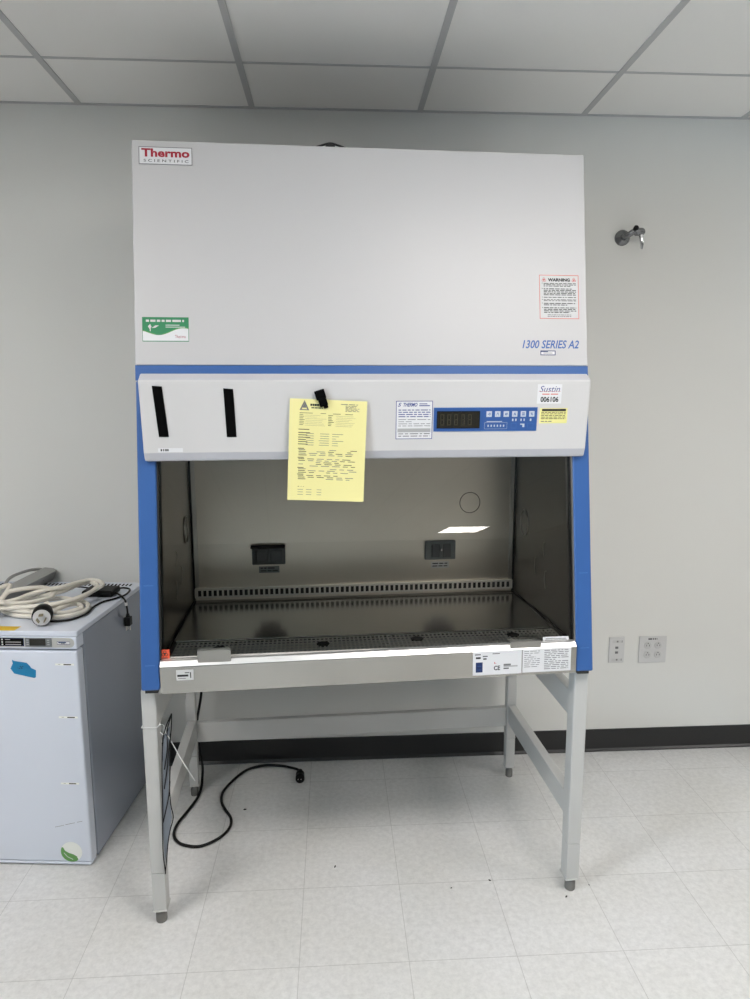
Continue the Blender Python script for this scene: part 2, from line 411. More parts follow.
# tint the rim strips
for i, f in enumerate(hm.f):
    if len(f) == 4:
        ys = [hm.v[j] for j in f]; zs = [v[2] for v in ys]
        if min(zs) > 1.59 or (max(zs) < 1.403): hm.m[i] = hm.mi('headtrim')
for i, v in enumerate(hm.v):           # the ends draw in towards the bottom
    t = max(0, (1.6-v[2])/.21); hm.v[i] = (v[0]*(1-.003*t), v[1], v[2])
head = hm.build('control_head', cab, .004, 3)
# black strips
for (xa, xb, za, zb, sk) in ((-.585, -.559, 1.446, 1.583, .005), (-.401, -.375, 1.444, 1.576, .002)):
    m_ = MB(); P = [HEAD.pt(xa-sk, zb, 0), HEAD.pt(xb-sk, zb-.002, 0), HEAD.pt(xb+sk, za, 0), HEAD.pt(xa+sk, za, 0)]
    Q = [p+HEAD.N*.0015 for p in P]; m_.add(P+Q, [(0, 1, 2, 3), (7, 6, 5, 4), (4, 5, 1, 0), (5, 6, 2, 1), (6, 7, 3, 2), (7, 4, 0, 3)], 'black'); m_.build('velcro_strip', head)
# name slip
l = Label(HEAD, -.585, -.519, 1.404, 1.415, 'white'); l.rect(.10, .25, .16, .8, 'ink'); l.rect(.20, .25, .24, .8, 'ink'); l.rect(.27, .25, .43, .8, 'inkgrey'); l.build('name_slip', head)
# certification label, white with blue ink
l = Label(HEAD, .067, .171, 1.434, 1.541, 'white'); l.frame(.0018, 'inkblue')
l.text('S', .05, .85, .15, .95, 'inkblue', .02, .3); l.text('THERMO', .2, .85, .58, .95, 'inkblue', .03, .3)
l.rect(.63, .91, .85, .93, 'inkblue'); l.rect(.63, .86, .92, .885, 'inkblue')
l.lines(.07, .56, .94, .79, 4, 'inkblue', .4, .9, 4, .16); l.lines(.07, .32, .94, .54, 4, 'ink', .22, .9, 5, .2)
l.rect(.05, .18, .95, .28, 'inklight'); l.lines(.07, .05, .94, .17, 2, 'ink', .3, 1, 9, .2)
l.build('certification_label', head)
# blue keypad with display
l = Label(HEAD, .174, .473, 1.455, 1.522, 'panelblue', .0015); l.frame(.0015, 'panelblue2')
l.rect(.51, .39, .66, .42, 'key')
for i in range(6):
    u = .505+i*.083; l.rect(u, .60, u+.052, .84, 'key', 1)
for i, g in enumerate(('-o', '/\\', '#', '^', '=', '%')):
    u = .505+i*.083; l.text(g, u+.013, .66, u+.04, .78, 'panelblue', .02)
for i in range(6): l.rect(.52+i*.030, .18, .533+i*.030, .27, 'key')
l.frame(.0006, 'key', .49, .09, .71, .37)
for i in range(2): l.rect(.757+i*.03, .42, .77+i*.03, .52, 'key'); l.rect(.838+i*.03, .42, .851+i*.03, .52, 'key')
l.rect(.93, .42, .945, .52, 'key'); l.rect(.838, .26, .88, .31, 'key'); l.rect(.86, .16, .88, .26, 'key'); l.frame(.0005, 'panelblue2', .75, .12, .80, .33); l.frame(.0005, 'panelblue2', .91, .12, .965, .33)
l.build('keypad', head)
l = Label(HEAD, .183, .306, 1.464, 1.512, 'lcd', .003); l.frame(.0012, 'gap')
for i in range(5):
    u0 = .08+i*.16
    for (a, b_, c_, d_) in ((.0, .0, .09, .06), (.0, .3, .09, .36), (0, .6, .09, .66), (0, 0, .02, .66), (.07, 0, .09, .66)): l.rect(u0+a, .17+b_, u0+c_, .17+d_, 'seg')
l.build('display', head)
# white asset label and small yellow label
l = Label(HEAD, .470, .541, 1.532, 1.586, 'white'); l.text('Sustin', .08, .60, .92, .92, 'inkblue', 0, .3); l.rect(.05, .62, .95, .635, 'redline', 3)
l.rect(.2, .46, .5, .52, 'redline'); l.rect(.55, .46, .85, .52, 'redline'); l.text('006106', .14, .08, .88, .36, 'ink', .03); l.build('asset_label', head)
l = Label(HEAD, .480, .562, 1.476, 1.519, 'yellowlabel'); l.rect(.08, .8, .94, .95, 'ink'); l.lines(.06, .25, .94, .78, 5, 'ink', .42, .9, 3, .12); l.lines(.06, .06, .45, .2, 1, 'inkgrey', .4, 1, 3, .3); l.build('yellow_label', head)
# maker's badge
l = Label(MAIN, -.630, -.485, 2.190, 2.2385, 'white', .002); l.frame(.0018, 'inkgrey')
l.text('Thermo', .05, .42, .95, .90, 'crimson', .035); l.text('S C I E N T I F I C', .09, .14, .93, .29, 'ink', .004)
l.build('maker_badge', upan)
# green card
l = Label(MAIN, -.629, -.503, 1.705, 1.772, 'green'); 
wv = [(.01+.98*i/20, .40+.12*math.sin(i/20*6.28+2.4)-.05+.09*(i/20)) for i in range(21)]
l.poly([(.01, .03), (.99, .03)]+wv[::-1], 'white', 2)
wv2 = [(a, b_+.035) for a, b_ in wv]; l.poly([(.01, .3), (.99, .3)]+wv2[::-1], 'leafgreen', 1)
l.lines(.08, .80, .90, .90, 1, 'offwhite', .9, 1, 4, .16); l.rect(.5, .66, .8, .69, 'offwhite'); l.rect(.5, .58, .92, .61, 'offwhite')
l.poly([(.16, .5), (.12, .62), (.17, .72), (.2, .6)], 'offwhite'); l.poly([(.2, .55), (.28, .66), (.36, .66), (.28, .56)], 'offwhite'); l.rect(.16, .42, .18, .56, 'offwhite')
l.text('Thermo', .70, .14, .93, .27, 'crimson', .02); l.build('green_label', upan)
# warning label
l = Label(MAIN, .506, .626, 1.777, 1.905, 'offwhite'); l.frame(.0022, 'redline')
l.text('WARNING', .22, .85, .78, .925, 'ink', .05); l.biohazard(.12, .885, .055, 'red'); l.biohazard(.88, .885, .055, 'red')
for (a, b_, n, sd, fm) in ((.73, .82, 3, 1, .9), (.53, .70, 5, 2, .9), (.475, .505, 1, 3, 1), (.40, .45, 2, 4, .6), (.30, .37, 2, 5, .9), (.13, .27, 4, 6, .8)):
    l.rect(.065, b_-.018, .085, b_-.004, 'ink'); l.lines(.11, a, .93, b_, n, 'ink', .5, fm, sd, .12)
l.lines(.2, .04, .8, .11, 2, 'inkgrey', .45, .8, 8, .1); l.build('warning_label', upan)
# model lettering
l = Label(MAIN, .452, .624, 1.691, 1.715, None, .0001); l.text('1300 SERIES A2', 0, 0, 1, 1, 'printblue', .018, .28); l.build('model_lettering', upan)
l = Label(MAIN, .506, .552, 1.671, 1.685, 'white'); l.frame(.0025, 'navy'); l.rect(.2, .35, .8, .6, 'inklight'); l.rect(0, .7, .5, 1, 'navy'); l.build('small_label', upan)
# black strap arching over the top
MB().tube(smooth_path([(-.150, .20, ZT), (-.118, .20, ZT+.010), (-.098, .20, ZT+.0145), (-.078, .20, ZT+.010), (-.045, .20, ZT)], 5), .003, 'dark', 8).build('top_strap', cab)
MB().lathe((-.099, .196, ZT), (0, 0, 1), [(0, .014), (.006, .014), (.009, .009)], 'dark', 16).build('top_knob', cab)

# work chamber
IX, IB, ZF = .583, .49, .840
side_poly = lambda s_: [(GY(ZF)+.012, ZF-.03), (GY(1.56)+.012, 1.56), (IB+.01, 1.56), (IB+.01, ZF-.03)]
for s_ in (-1, 1):
    IX = .585 if s_ < 0 else .570
    x0, x1 = sorted((s_*IX, s_*(IX+.010)))
    sp_ = (lambda p: (p[0]+.016*(IB-p[1])/.45, p[1], p[2])) if s_ > 0 else (lambda p: (p[0]-.004*(IB-p[1])/.45, p[1], p[2]))
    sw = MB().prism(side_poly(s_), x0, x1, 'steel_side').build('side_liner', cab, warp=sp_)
    pl = Plane((s_*IX, 0, 0), (0, 1, 0), (0, 0, 1), (-s_, 0, 0))
    for (yc, zc, r) in ((.385, 1.115, .036),):   # service port cover ring
        rg = MB(); rg.tube([pl.pt(yc+r*math.cos(t*math.pi/16), zc+1.25*r*math.sin(t*math.pi/16), .002) for t in range(32)], .0022, 'silver', 6, True)
        rg.lathe(pl.pt(yc, zc, 0), (-s_, 0, 0), [(0, r*.9), (.0015, r*.9)], 'steel_side', 28); rg.build('port_cover', sw, warp=sp_)
    for (yc, zc, zl) in ((.20, 1.06, .05), (.27, .99, .06), (.18, .965, .06)):  # small valve outlines
        MB().tube(smooth_path([pl.pt(yc-.006, zc+zl/2, .001), pl.pt(yc, zc+zl/2-.004, .004), pl.pt(yc+.003, zc, .004), pl.pt(yc, zc-zl/2, .001)], 4), .0015, 'silver', 6).build('hook', sw, warp=sp_)
    # dark joint along the floor and up the rear corner
    j = MB(); x2, x3 = sorted((s_*(IX-.006), s_*IX)); j.box(x2, x3, .0, IB, ZF-.002, ZF+.003, 'gap'); j.box(x2, x3, IB-.007, IB, ZF, 1.55, 'gap'); j.build('gasket', cab, warp=sp_)
    x4, x5 = sorted((s_*(IX-.020), s_*(IX-.007)))
    MB().box(x4, x5, IB-.006, IB-.001, ZF+.045, 1.55, 'silver').build('corner_strip', cab)
    # sash track: dark channel with a bright edge
    x6, x7 = sorted((s_*.5905, s_*.5985)); tr = MB()
    tr.prism([(GY(.80)+.008, .80), (GY(1.56)+.008, 1.56), (GY(1.56)+.014, 1.56), (GY(.80)+.014, .80)], x6, x7, 'dark')
    x8, x9 = sorted((s_*.5945, s_*.5985))
    tr.prism([(GY(.80)-.006, .80), (GY(1.56)-.006, 1.56), (GY(1.56)+.008, 1.56), (GY(.80)+.008, .80)], x8, x9, 'dark' if s_ < 0 else 'silver'); tr.build('sash_track', cab)
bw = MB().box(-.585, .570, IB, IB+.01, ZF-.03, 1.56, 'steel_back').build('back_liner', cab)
MB().box(-.585, .570, GY(1.56)+.02, IB, 1.55, 1.56, 'steel_dark').build('diffuser_screen', cab)
BK = Plane((0, IB, 0), (1, 0, 0), (0, 0, 1), (0, -1, 0))
# sockets on the chamber's back wall
s1 = MB(); s1.box(-.378, -.262, IB-.012, IB, .965, 1.026, 'boxgrey').box(-.382, -.262, IB-.028, IB, 1.026, 1.034, 'gap')
so = s1.build('socket_box', cab, .003)
for x0 in (-.364, -.314): MB().box(x0, x0+.042, IB-.018, IB-.012, .975, 1.018, 'boxface').build('socket_flap', so, .004)
s2 = MB(); s2.box(.238, .350, IB-.012, IB, .967, 1.036, 'boxlight'); so = s2.build('socket_box', cab, .003)
for x0 in (.262, .302): MB().box(x0, x0+.030, IB-.018, IB-.012, .976, 1.026, 'boxgrey').build('socket_flap', so, .003)
MB().lathe((.2975, IB-.012, 1.004), (0, -1, 0), [(0, .005), (.004, .005), (.006, .003)], 'chrome', 12).build('screw', so)
for (x0, x1, sd) in ((-.356, -.284, 2), (.262, .328, 6)):
    l = Label(BK, x0, x1, .933, .957, 'boxlight' if sd == 2 else 'offwhite'); l.lines(.08, .12, .92, .9, 2, 'ink', .45, .9, sd, .3); l.build('rating_label', bw)
# faint ring cover on the back wall
rg = MB(); rg.tube([BK.pt(.402+.037*math.cos(t*math.pi/16), 1.172+.037*math.sin(t*math.pi/16), .001) for t in range(32)], .0012, 'steel_floor', 6, True); rg.build('port_ring', bw)
# slotted exhaust strip at the foot of the back wall
z0, z1, yv = .851, .884, IB-.012
sl = MB(); n = 63; pit = (.572+.556)/n
sl.box(-.580, .564, yv-.002, yv, z1-.006, z1, 'strip_steel'); sl.box(-.580, .564, yv-.002, yv, z0, z0+.006, 'strip_steel')
sl.box(-.580, -.572, yv-.002, yv, z0, z1, 'strip_steel'); sl.box(.556, .564, yv-.002, yv, z0, z1, 'strip_steel')
sl.box(-.580, .564, yv, IB, z1-.003, z1, 'strip_steel')
for i in range(n+1): x = -.572+i*pit; sl.box(x-.0035, x+.0035, yv-.0019, yv-.0001, z0+.005, z1-.005, 'strip_steel')
es = sl.build('exhaust_strip', cab); MB().box(-.578, .562, yv+.006, yv+.008, z0, z1-.004, 'gap').build('slot_backing', es)
# work surface, grille, plenum
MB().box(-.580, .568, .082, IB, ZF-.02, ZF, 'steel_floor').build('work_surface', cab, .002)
gy0, gy1 = -.030, .078; gr = MB(); nx = 90; px = 1.14/nx; zg = ZF-.004
gr.box(-.576, .576, gy1, gy1+.004, zg-.003, zg, 'steel_dark'); gr.box(-.576, -.570, gy0, gy1, zg-.003, zg, 'steel_dark'); gr.box(.570, .576, gy0, gy1, zg-.003, zg, 'steel_dark')
for i in range(nx+1): x = -.57+i*px; gr.box(x-.0023, x+.0023, gy0, gy1, zg-.003, zg, 'steel_grille')
for i in range(6): y = gy0+(gy1-gy0)*i/5; gr.box(-.57, .57, y-.0026, y+.0026, zg-.0029, zg-.0001, 'steel_grille')
grl = gr.build('front_grille', cab)
for (x, y) in ((-.443, .018), (-.144, .024), (.137, .036), (.432, .038)):
    MB().lathe((x, y, zg-.003), (0, 0, 1), [(0, .019), (.004, .019), (.005, .015)], 'gap', 20).build('grille_cap', grl)
MB().box(-.58, .58, -.04, .085, ZF-.075, ZF-.07, 'gap').build('drain_pan', cab)
# stainless sill, its sloped lip in paler steel that paints the highlight
sp = [(-.0525, .737), (-.0525, .815), (-.042, .8285), (-.030, .832), (-.030, .826), (-.046, .81), (-.046, .745), (-.0, .745), (-.0, .737)]
sm_ = MB(); sm_.prism(sp, -.5975, .5975, 'steel_sill')
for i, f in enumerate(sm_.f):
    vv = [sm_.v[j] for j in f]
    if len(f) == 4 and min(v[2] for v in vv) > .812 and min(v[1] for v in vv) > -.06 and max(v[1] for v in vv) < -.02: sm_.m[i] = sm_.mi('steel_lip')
sill = sm_.build('front_sill', cab, .0015); sill.rotation_euler = (0, -.008, 0); sill.location = (.0062, 0, .0042)
SI = Plane((0, -.0525, 0), (1, 0, 0), (0, 0, 1), (0, -1, 0))
l = Label(SI, -.553, -.506, .775, .805, 'offwhite'); l.rect(.06, .35, .7, .55, 'ink'); l.rect(.5, .68, .76, .76, 'ink'); l.rect(.8, .2, .86, .75, 'ink'); l.rect(.1, .15, .55, .22, 'inkgrey'); l.build('maker_label', sill)
l = Label(SI, .286, .431, .744, .815, 'white'); l.rect(.06, .12, .20, .55, 'navy'); l.rect(.09, .38, .17, .40, 'panelblue2'); l.rect(.09, .22, .17, .24, 'panelblue2')
l.rect(.04, .86, .16, .9, 'ink'); l.rect(.06, .70, .16, .78, 'ink'); l.rect(.2, .78, .30, .82, 'ink'); l.rect(.21, .66, .28, .72, 'ink'); l.rect(.4, .88, .55, .91, 'ink')
l.rect(.44, .46, .455, .54, 'red'); l.rect(.46, .46, .48, .475, 'red'); l.text('CE', .43, .18, .56, .38, 'ink', .03)
l.rect(.63, .36, .78, .44, 'inkgrey'); l.rect(.63, .30, .92, .36, 'inklight'); l.rect(.63, .22, .74, .27, 'ink'); l.build('rating_label', sill)
l = Label(SI, .433, .580, .745, .816, 'white'); l.rect(.0, 0, .008, 1, 'inkgrey')
l.lines(.04, .2, .36, .95, 9, 'inkgrey', .3, .7, 11, .3); l.lines(.45, .08, .95, .95, 11, 'inkgrey', .38, .8, 12, .2); l.build('instruction_label', sill)
# glass sash, its two pulls and its stickers
gz0, gz1 = .829, 1.52
sash = MB().prism([(GY(gz0), gz0), (GY(gz1), gz1), (GY(gz1)+.006, gz1), (GY(gz0)+.006, gz0)], -.594, .594, 'glass').build('sash', cab)
for (xa, xb, za, zb) in ((-.494, -.403, .823, .857), (.397, .490, .820, .846)):
    hd = MB(); yq = GY(.84)
    hd.box(xa, xb, yq-.020, yq-.0165, za, zb, 'handle_steel'); hd.box(xa, xb, yq-.0165, yq-.0005, zb-.004, zb, 'silver'); hd.box(xa+.01, xb, yq-.0165, yq-.0005, za-.006, za+.001, 'dark')  # dark strip below each pull stands in for its shade
    hd.build('sash_handle', sash, .001)
l = Label(SASH, -.599, -.573, .829, .856, 'orange', .0006); l.biohazard(.5, .58, .34, 'ink'); l.rect(.2, .1, .8, .2, 'ink'); l.build('hazard_label', sash)
l = Label(SASH, .502, .580, .826, .850, 'white', .0006); l.rect(.1, .72, .9, .8, 'inkgrey'); l.rect(.07, .45, .93, .62, 'ink'); l.rect(.14, .22, .85, .35, 'ink'); l.build('sash_label', sash)

# ------------------------------------------------------------------ stand
st = empty('cabinet_stand', (BX, BY, 0), BR, 'grey painted steel four-legged stand carrying the biosafety cabinet', 'stand')
def leg(sx, y0, d, top, rear=False):
    x0, x1 = ((.609, .648) if rear else (.608, .651)) if sx > 0 else ((-.660, -.624) if rear else (-.660, -.619))
    L = MB().box(x0, x1, y0, y0+d, .165, top, 'legpaint').build('leg', st, .004, 2)
    MB().box(x0+.001, x1-.001, y0+.001, y0+d-.001, .042, .1645, 'legpaint').box(x0-.002, x1+.002, y0-.002, y0+d+.002, .040, .045, 'legpaint').build('leg_sleeve', L, .002, 2)
    xc = (x0+x1)/2; r = .0145 if rear else .0165
    MB().lathe((xc, y0+d/2-.006, 0), (0, 0, 1), [(0, r*.95), (.004, r), (.026, r), (.03, r*.8), (.04, r*.7)], 'footmetal', 20).build('foot', L)
for sx in (-1, 1):
    leg(sx, -.022, .05, .736); leg(sx, .64, .036, .736, True)
MB().box(-.624, .609, .645, .67, .222, .302, 'legpaint').build('rear_beam', st, .003)
for sx in (-1, 1):
    x0, x1 = (.613, .645) if sx > 0 else (-.655, -.622)
    MB().box(x0, x1, .028, .64, .238, .314, 'legpaint').build('side_beam', st, .003)
    z0, z1 = (.572, .652) if sx > 0 else (.61, .69)
    MB().box(x0, x1, .028, .64, z0, z1, 'legpaint').build('upper_side_beam', st, .003)

# yellow sheet under a black clip, hung on the cabinet's head
pp = Plane((-.2335, -.004, 0), (1, 0, 0), (0, 0, 1), (0, -1, 0))
import math as _m
class Sheet(Label): pass
sl_ = Sheet(pp, .0015, .2135, 1.2655, 1.5445, None, .0, rot=-.046)
nu, nv = 6, 14
vs = [sl_.P(i/nu, j/nv, 0) for j in range(nv+1) for i in range(nu+1)]; fs = [(j*(nu+1)+i, j*(nu+1)+i+1, (j+1)*(nu+1)+i+1, (j+1)*(nu+1)+i) for j in range(nv) for i in range(nu)]
sl_.mb.add(vs, fs, 'yellowpaper')
vb = [sl_.P(i/nu, j/nv, -.0006) for j in range(nv+1) for i in range(nu+1)]; sl_.mb.add(vb, [f[::-1] for f in fs], 'yellowpaper')
sl_.th = .0004
tri = lambda c, r: [(c[0]-r, c[1]-r*.72), (c[0]+r, c[1]-r*.72), (c[0], c[1]+r*.85)]
sl_.poly(tri((.19, .935), .062), 'inkgrey'); sl_.poly(tri((.19, .925), .036), 'yellowpaper', 2); sl_.poly(tri((.19, .932), .026), 'inkgrey', 3)
sl_.lines(.265, .933, .44, .957, 1, 'ink', .85, 1, 3, .14); sl_.lines(.28, .908, .43, .925, 1, 'ink', .6, 1, 5, .2)
sl_.lines(.66, .955, .88, .967, 1, 'inkgrey', .5, 1, 1, .3); sl_.lines(.72, .89, .90, .952, 5, 'inkgrey', .4, .7, 2, .3)
def row(v, segs, m='inkgrey', t=.004):
    for a, b_ in segs: sl_.rect(a, v, b_, v+t, m)
row(.862, ((.13, .30), (.40, .47), (.56, .66), (.72, .82)), 'ink')
rr = random.Random(3)
for i in range(7):
    v = .845-i*.0165
    row(v, ((.13, .13+rr.uniform(.04, .07)), (.50, .50+rr.uniform(.04, .08))), 'ink')
    for a in (.20, .60): sl_.rect(a, v-.003, a+rr.uniform(.15, .28), v-.0015, 'inkgrey')
for i, v in enumerate((.70, .668, .645, .622, .60, .578, .555)):
    row(v, ((.12, .12+rr.uniform(.09, .16)),), 'ink', .006)
    if i: row(v-.006, ((.22, .32), (.38+rr.uniform(0, .03), .52), (.56, .56+rr.uniform(.04, .15))), 'inkgrey')
for blk, n in ((.50, 4), (.41, 5), (.31, 3), (.245, 3)):
    row(blk+.012, ((.12, .20),), 'ink', .006)
    for i in range(n):
        v = blk-i*.0175
        x = .13
        while x < .82:
            w = rr.uniform(.05, .11)
            if rr.random() < .75: row(v, ((x, x+w),), 'ink' if rr.random() < .5 else 'inkgrey', .0055)
            x += w+.04
row(.135, ((.13, .15), (.17, .18), (.2, .21)), 'ink')
for v in (.105, .08, .055): row(v, ((.13, .2), (.24, .31), (.38, .44)), 'inkgrey')
def sheetwarp(p):   # lower edge curls forward a little
    x, y, z = p; t = max(0, (1.40-z)/.14); return (x, y-.006*t*t+.0012*math.sin((x+.2)*28)*max(0, (1.5-z)/.24), z)
root = empty('paper_sheet', (BX, BY, 0), BR, 'yellow printed form hanging crookedly from the front of the cabinet head', 'paper')
sl_.mb.build('printed_sheet', root, 0, 2, sheetwarp)
ck = empty('magnetic_clip', (BX, BY, 0), BR, 'small black magnetic clip pinching the top of the yellow form', 'clip')
c1 = MB(); cp = Plane((-.139, -.001, 1.546), (math.cos(.3), 0, -math.sin(.3)*-1), (math.sin(.3)*-1, 0, math.cos(.3)), (0, -1, 0))
def pbox(mb, pl, x0, x1, z0, z1, h0, h1, m, tp=1.0):
    q = [(x0, z0), (x1, z0), (x1, z1), (x0, z1)]; q2 = [((x0+x1)/2+(x-(x0+x1)/2)*tp, z) for x, z in q]
    A = [pl.pt(x, z, h0) for x, z in q]; B = [pl.pt(x, z, h1) for x, z in q2]
    mb.add(A+B, [(3, 2, 1, 0), (4, 5, 6, 7), (0, 1, 5, 4), (1, 2, 6, 5), (2, 3, 7, 6), (3, 0, 4, 7)], m)
pbox(c1, cp, -.014, .014, .000, .026, -.001, .010, 'black'); c1.build('magnet', ck, .002)
c1 = MB(); pbox(c1, cp, -.011, .013, -.020, .004, .0042, .014, 'black', .8); pbox(c1, cp, -.002, .012, -.027, -.016, .0042, .009, 'black', .6); c1.build('jaw', ck, .002)

# ------------------------------------------------------------------ undercounter freezer (frame: x left negative, y towards the wall)
FXO, FYO, FR = -.82352, -.63671, -.09774
def fz(name, label, cat, group=None): return empty(name, (FXO-(0 if name == 'undercounter_freezer' else .007), FYO, 0), FR, label, cat, group)
F = fz('undercounter_freezer', 'white undercounter laboratory freezer with blue tape on its door, left of the stand', 'freezer')
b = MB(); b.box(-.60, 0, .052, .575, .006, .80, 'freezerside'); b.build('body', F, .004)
MB().box(-.602, .002, .004, .578, .800, .8185, 'freezer').build('top', F, .004, 3)
MB().box(-.56, -.04, .10, .55, 0, .006, 'dark').build('base_plate', F)
d = MB(); d.box(-.60, 0, 0, .044, .017, .754, 'freezer').box(-.598, -.002, .001, .044, .004, .0155, 'freezer'); door = d.build('door', F, .006, 3)
MB().box(-.592, -.008, .0445, .0515, .03, .75, 'inkgrey').build('door_seal', F)
c = MB(); c.box(-.60, 0, .002, .051, .760, .7995, 'freezer'); cs = c.build('control_strip', F, .003)
FP = Plane((-.006, .002, 0), (1, 0, 0), (0, 0, 1), (0, -1, 0)); DP = Plane((-.006, 0, 0), (1, 0, 0), (0, 0, 1), (0, -1, 0))
l = Label(FP, -.45, -.016, .766, .7975, 'stripgrey', .0008); l.disc(1, .5, .036, 'stripgrey', 0); l.build('strip_inlay', cs)
FP2 = Plane((-.006, .0011, 0), (1, 0, 0), (0, 0, 1), (0, -1, 0))
l = Label(FP2, -.245, -.163, .769, .7965, 'navy', .0004); l.rect(.04, .05, .98, .95, 'gap', 1)
for v, w in ((.76, .2), (.45, .62), (.16, .62)):
    l.disc(.14, v+.04, .035, 'offwhite', 2); l.rect(.26, v, .26+w, v+.09, 'inklight', 2)
l.build('status_label', cs)
l = Label(FP2, -.158, -.073, .769, .7975, 'boxlight', .003); l.rect(.17, .12, .78, .92, 'lcd', 2)
for v in (.2, .45, .7):
    for u in (.05, .84): l.rect(u, v, u+.09, v+.12, 'inklight', 2)
l.build('temperature_display', cs)
l = Label(FP2, -.056, -.014, .776, .787, 'white', .0004); l.frame(.0012, 'navy'); l.rect(.1, .45, .7, .8, 'navy'); l.rect(.3, .2, .6, .4, 'inkgrey'); l.build('brand_label', cs)
# blue tape
t = MB(); tp_ = [(-.206, .724), (-.200, .720), (-.160, .714), (-.150, .704), (-.146, .697), (-.131, .690), (-.133, .666), (-.138, .664), (-.202, .678), (-.213, .695), (-.204, .712)]
A = [DP.pt(x, z, .0002) for x, z in tp_]; B_ = [DP.pt(x, z, .0016) for x, z in tp_]; nn = len(tp_)
t.add(A+B_, [tuple(range(nn)), tuple(range(nn, 2*nn))[::-1]]+[(i, nn+i, nn+(i+1) % nn, (i+1) % nn) for i in range(nn)], 'tapeblue')
l = Label(DP, -.192, -.168, .694, .704, None, .0018, t); l.text('-20', .1, 0, .9, 1, 'ink', 0, .4)
t.tube(smooth_path([DP.pt(-.172, .699, .002), DP.pt(-.158, .700, .004), DP.pt(-.147, .6965, .002)], 4), .0012, 'tapeblue', 6)
t.build('painters_tape', door)
for (x0, x1, z) in ((-.067, .0, .710), (-.068, -.005, .531), (-.078, -.018, .3)):
    x1 = min(x1, -.006); l = Label(DP, x0, x1, z-.003, z+.003, 'emblem'); l.rect(.45, .2, .85, .8, 'ink'); l.rect(.15, .4, .28, .6, 'inkgrey'); l.build('height_mark', door)
# small scratch
for (x0, z0, x1, z1) in ((-.115, .143, -.085, .150), (-.08, .152, -.048, .160), (-.04, .162, -.022, .166)):
    MB().tube([(x0, -.0002, z0), (x1, -.0002, z1)], .0007, 'inkgrey', 5).build('scratch', door)
# round green and white leaf emblem
l = Label(DP, -.096, -.024, .018, .090, None, .0004); l.disc(.5, .5, .5, 'emblem', 1, 32)
arc = [(.5+.5*math.cos(math.radians(a)), .5+.5*math.sin(math.radians(a))) for a in range(160, 301, 10)]
l.poly(arc+[(.80, .12), (.74, .28), (.58, .38), (.38, .44), (.2, .55), (.12, .72), (.05, .72)], 'leafgreen', 2)
l.mb.tube([l.P(.14, .45, .0008), l.P(.3, .25, .0008), l.P(.55, .12, .0008)], .0008, 'white', 5)
l.build('leaf_emblem', door)
# vent slots along the rear of the top, yellow label at its front
v = MB()
for i in range(38):
    x = -.585+i*.0148; y0_ = .522
    v.add([(x, y0_, .8190), (x+.007, y0_, .8190), (x+.004, y0_+.030, .8190), (x-.003, y0_+.030, .8190), (x, y0_, .8180), (x+.007, y0_, .8180), (x+.004, y0_+.030, .8180), (x-.003, y0_+.030, .8180)],
          [(0, 1, 2, 3), (0, 4, 5, 1), (1, 5, 6, 2), (2, 6, 7, 3), (3, 7, 4, 0)], 'gap')
v.build('vent_slots', F)
m_ = MB(); m_.add([(-.30, .046, .8189), (-.30, .006, .8189), (-.201, .006, .8189), (-.199, .045, .8189)], [(0, 1, 2, 3)], 'amber'); m_.build('yellow_label', F)

TZ = .8186
# grey raceway bar lying on top
r_ = fz('power_raceway', 'long grey metal raceway bar lying on top of the freezer', 'raceway')
sec = [(-.425, TZ+.006), (-.372, TZ+.001), (-.343, TZ+.046), (-.402, TZ+.053)]
rw = lambda p: (p[0], p[1]-(p[0]+.372)*.9*(1 if p[1] > .3 else 0), p[2])
MB().prism([(x, z) for x, z in sec], .02, .605, 'raceway', 'y').build('channel', r_, .0015, 2, rw)
MB().prism([(x, z) for x, z in sec], .6055, .608, 'raceway', 'y').build('end_cap', r_, 0, 2, rw)
MB().lathe((-.357, .50, TZ+.026), (1, 0, -.6), [(0, .0035), (.001, .0035)], 'dark', 12).build('screw', r_)
# grey loop of cable behind the bar
lp = MB(); lp.tube(smooth_path([(-.44, .36, TZ+.020), (-.455, .44, TZ+.050), (-.440, .52, TZ+.056), (-.425, .57, TZ+.052), (-.415, .60, TZ+.045)], 6), .006, 'raceway', 8); lp.build('cable_loop', r_)

# thick cream cable, coiled, with a round plug
cb = fz('coiled_cable', 'thick cream power cable coiled on the freezer with a round black and white plug', 'cable')
A = [(-0.317, 0.146, 0.872), (-0.318, 0.184, 0.885), (-0.304, 0.197, 0.892), (-0.271, 0.231, 0.892), (-0.233, 0.267, 0.885), (-0.209, 0.292, 0.865), (-0.198, 0.252, 0.855), (-0.225, 0.176, 0.86), (-0.268, 0.124, 0.87), (-0.285, 0.094, 0.885), (-0.331, 0.125, 0.892), (-0.36, 0.197, 0.895), (-0.343, 0.254, 0.895)]
B = [(-0.329, 0.097, 0.87), (-0.296, 0.107, 0.86), (-0.203, 0.136, 0.857), (-0.13, 0.169, 0.858), (-0.087, 0.239, 0.86), (-0.07, 0.345, 0.862), (-0.067, 0.377, 0.868), (-0.097, 0.406, 0.872), (-0.127, 0.405, 0.875), (-0.155, 0.37, 0.875), (-0.18, 0.299, 0.878), (-0.222, 0.26, 0.878), (-0.264, 0.224, 0.87), (-0.273, 0.159, 0.872)]
B2 = [(-0.274, 0.187, 0.842), (-0.163, 0.162, 0.842), (-0.115, 0.22, 0.842), (-0.088, 0.301, 0.852), (-0.09, 0.38, 0.857), (-0.108, 0.400, 0.862), (-0.134, 0.410, 0.866), (-0.163, 0.385, 0.862), (-0.182, 0.329, 0.858), (-0.211, 0.271, 0.86), (-0.275, 0.254, 0.85), (-0.301, 0.224, 0.848)]
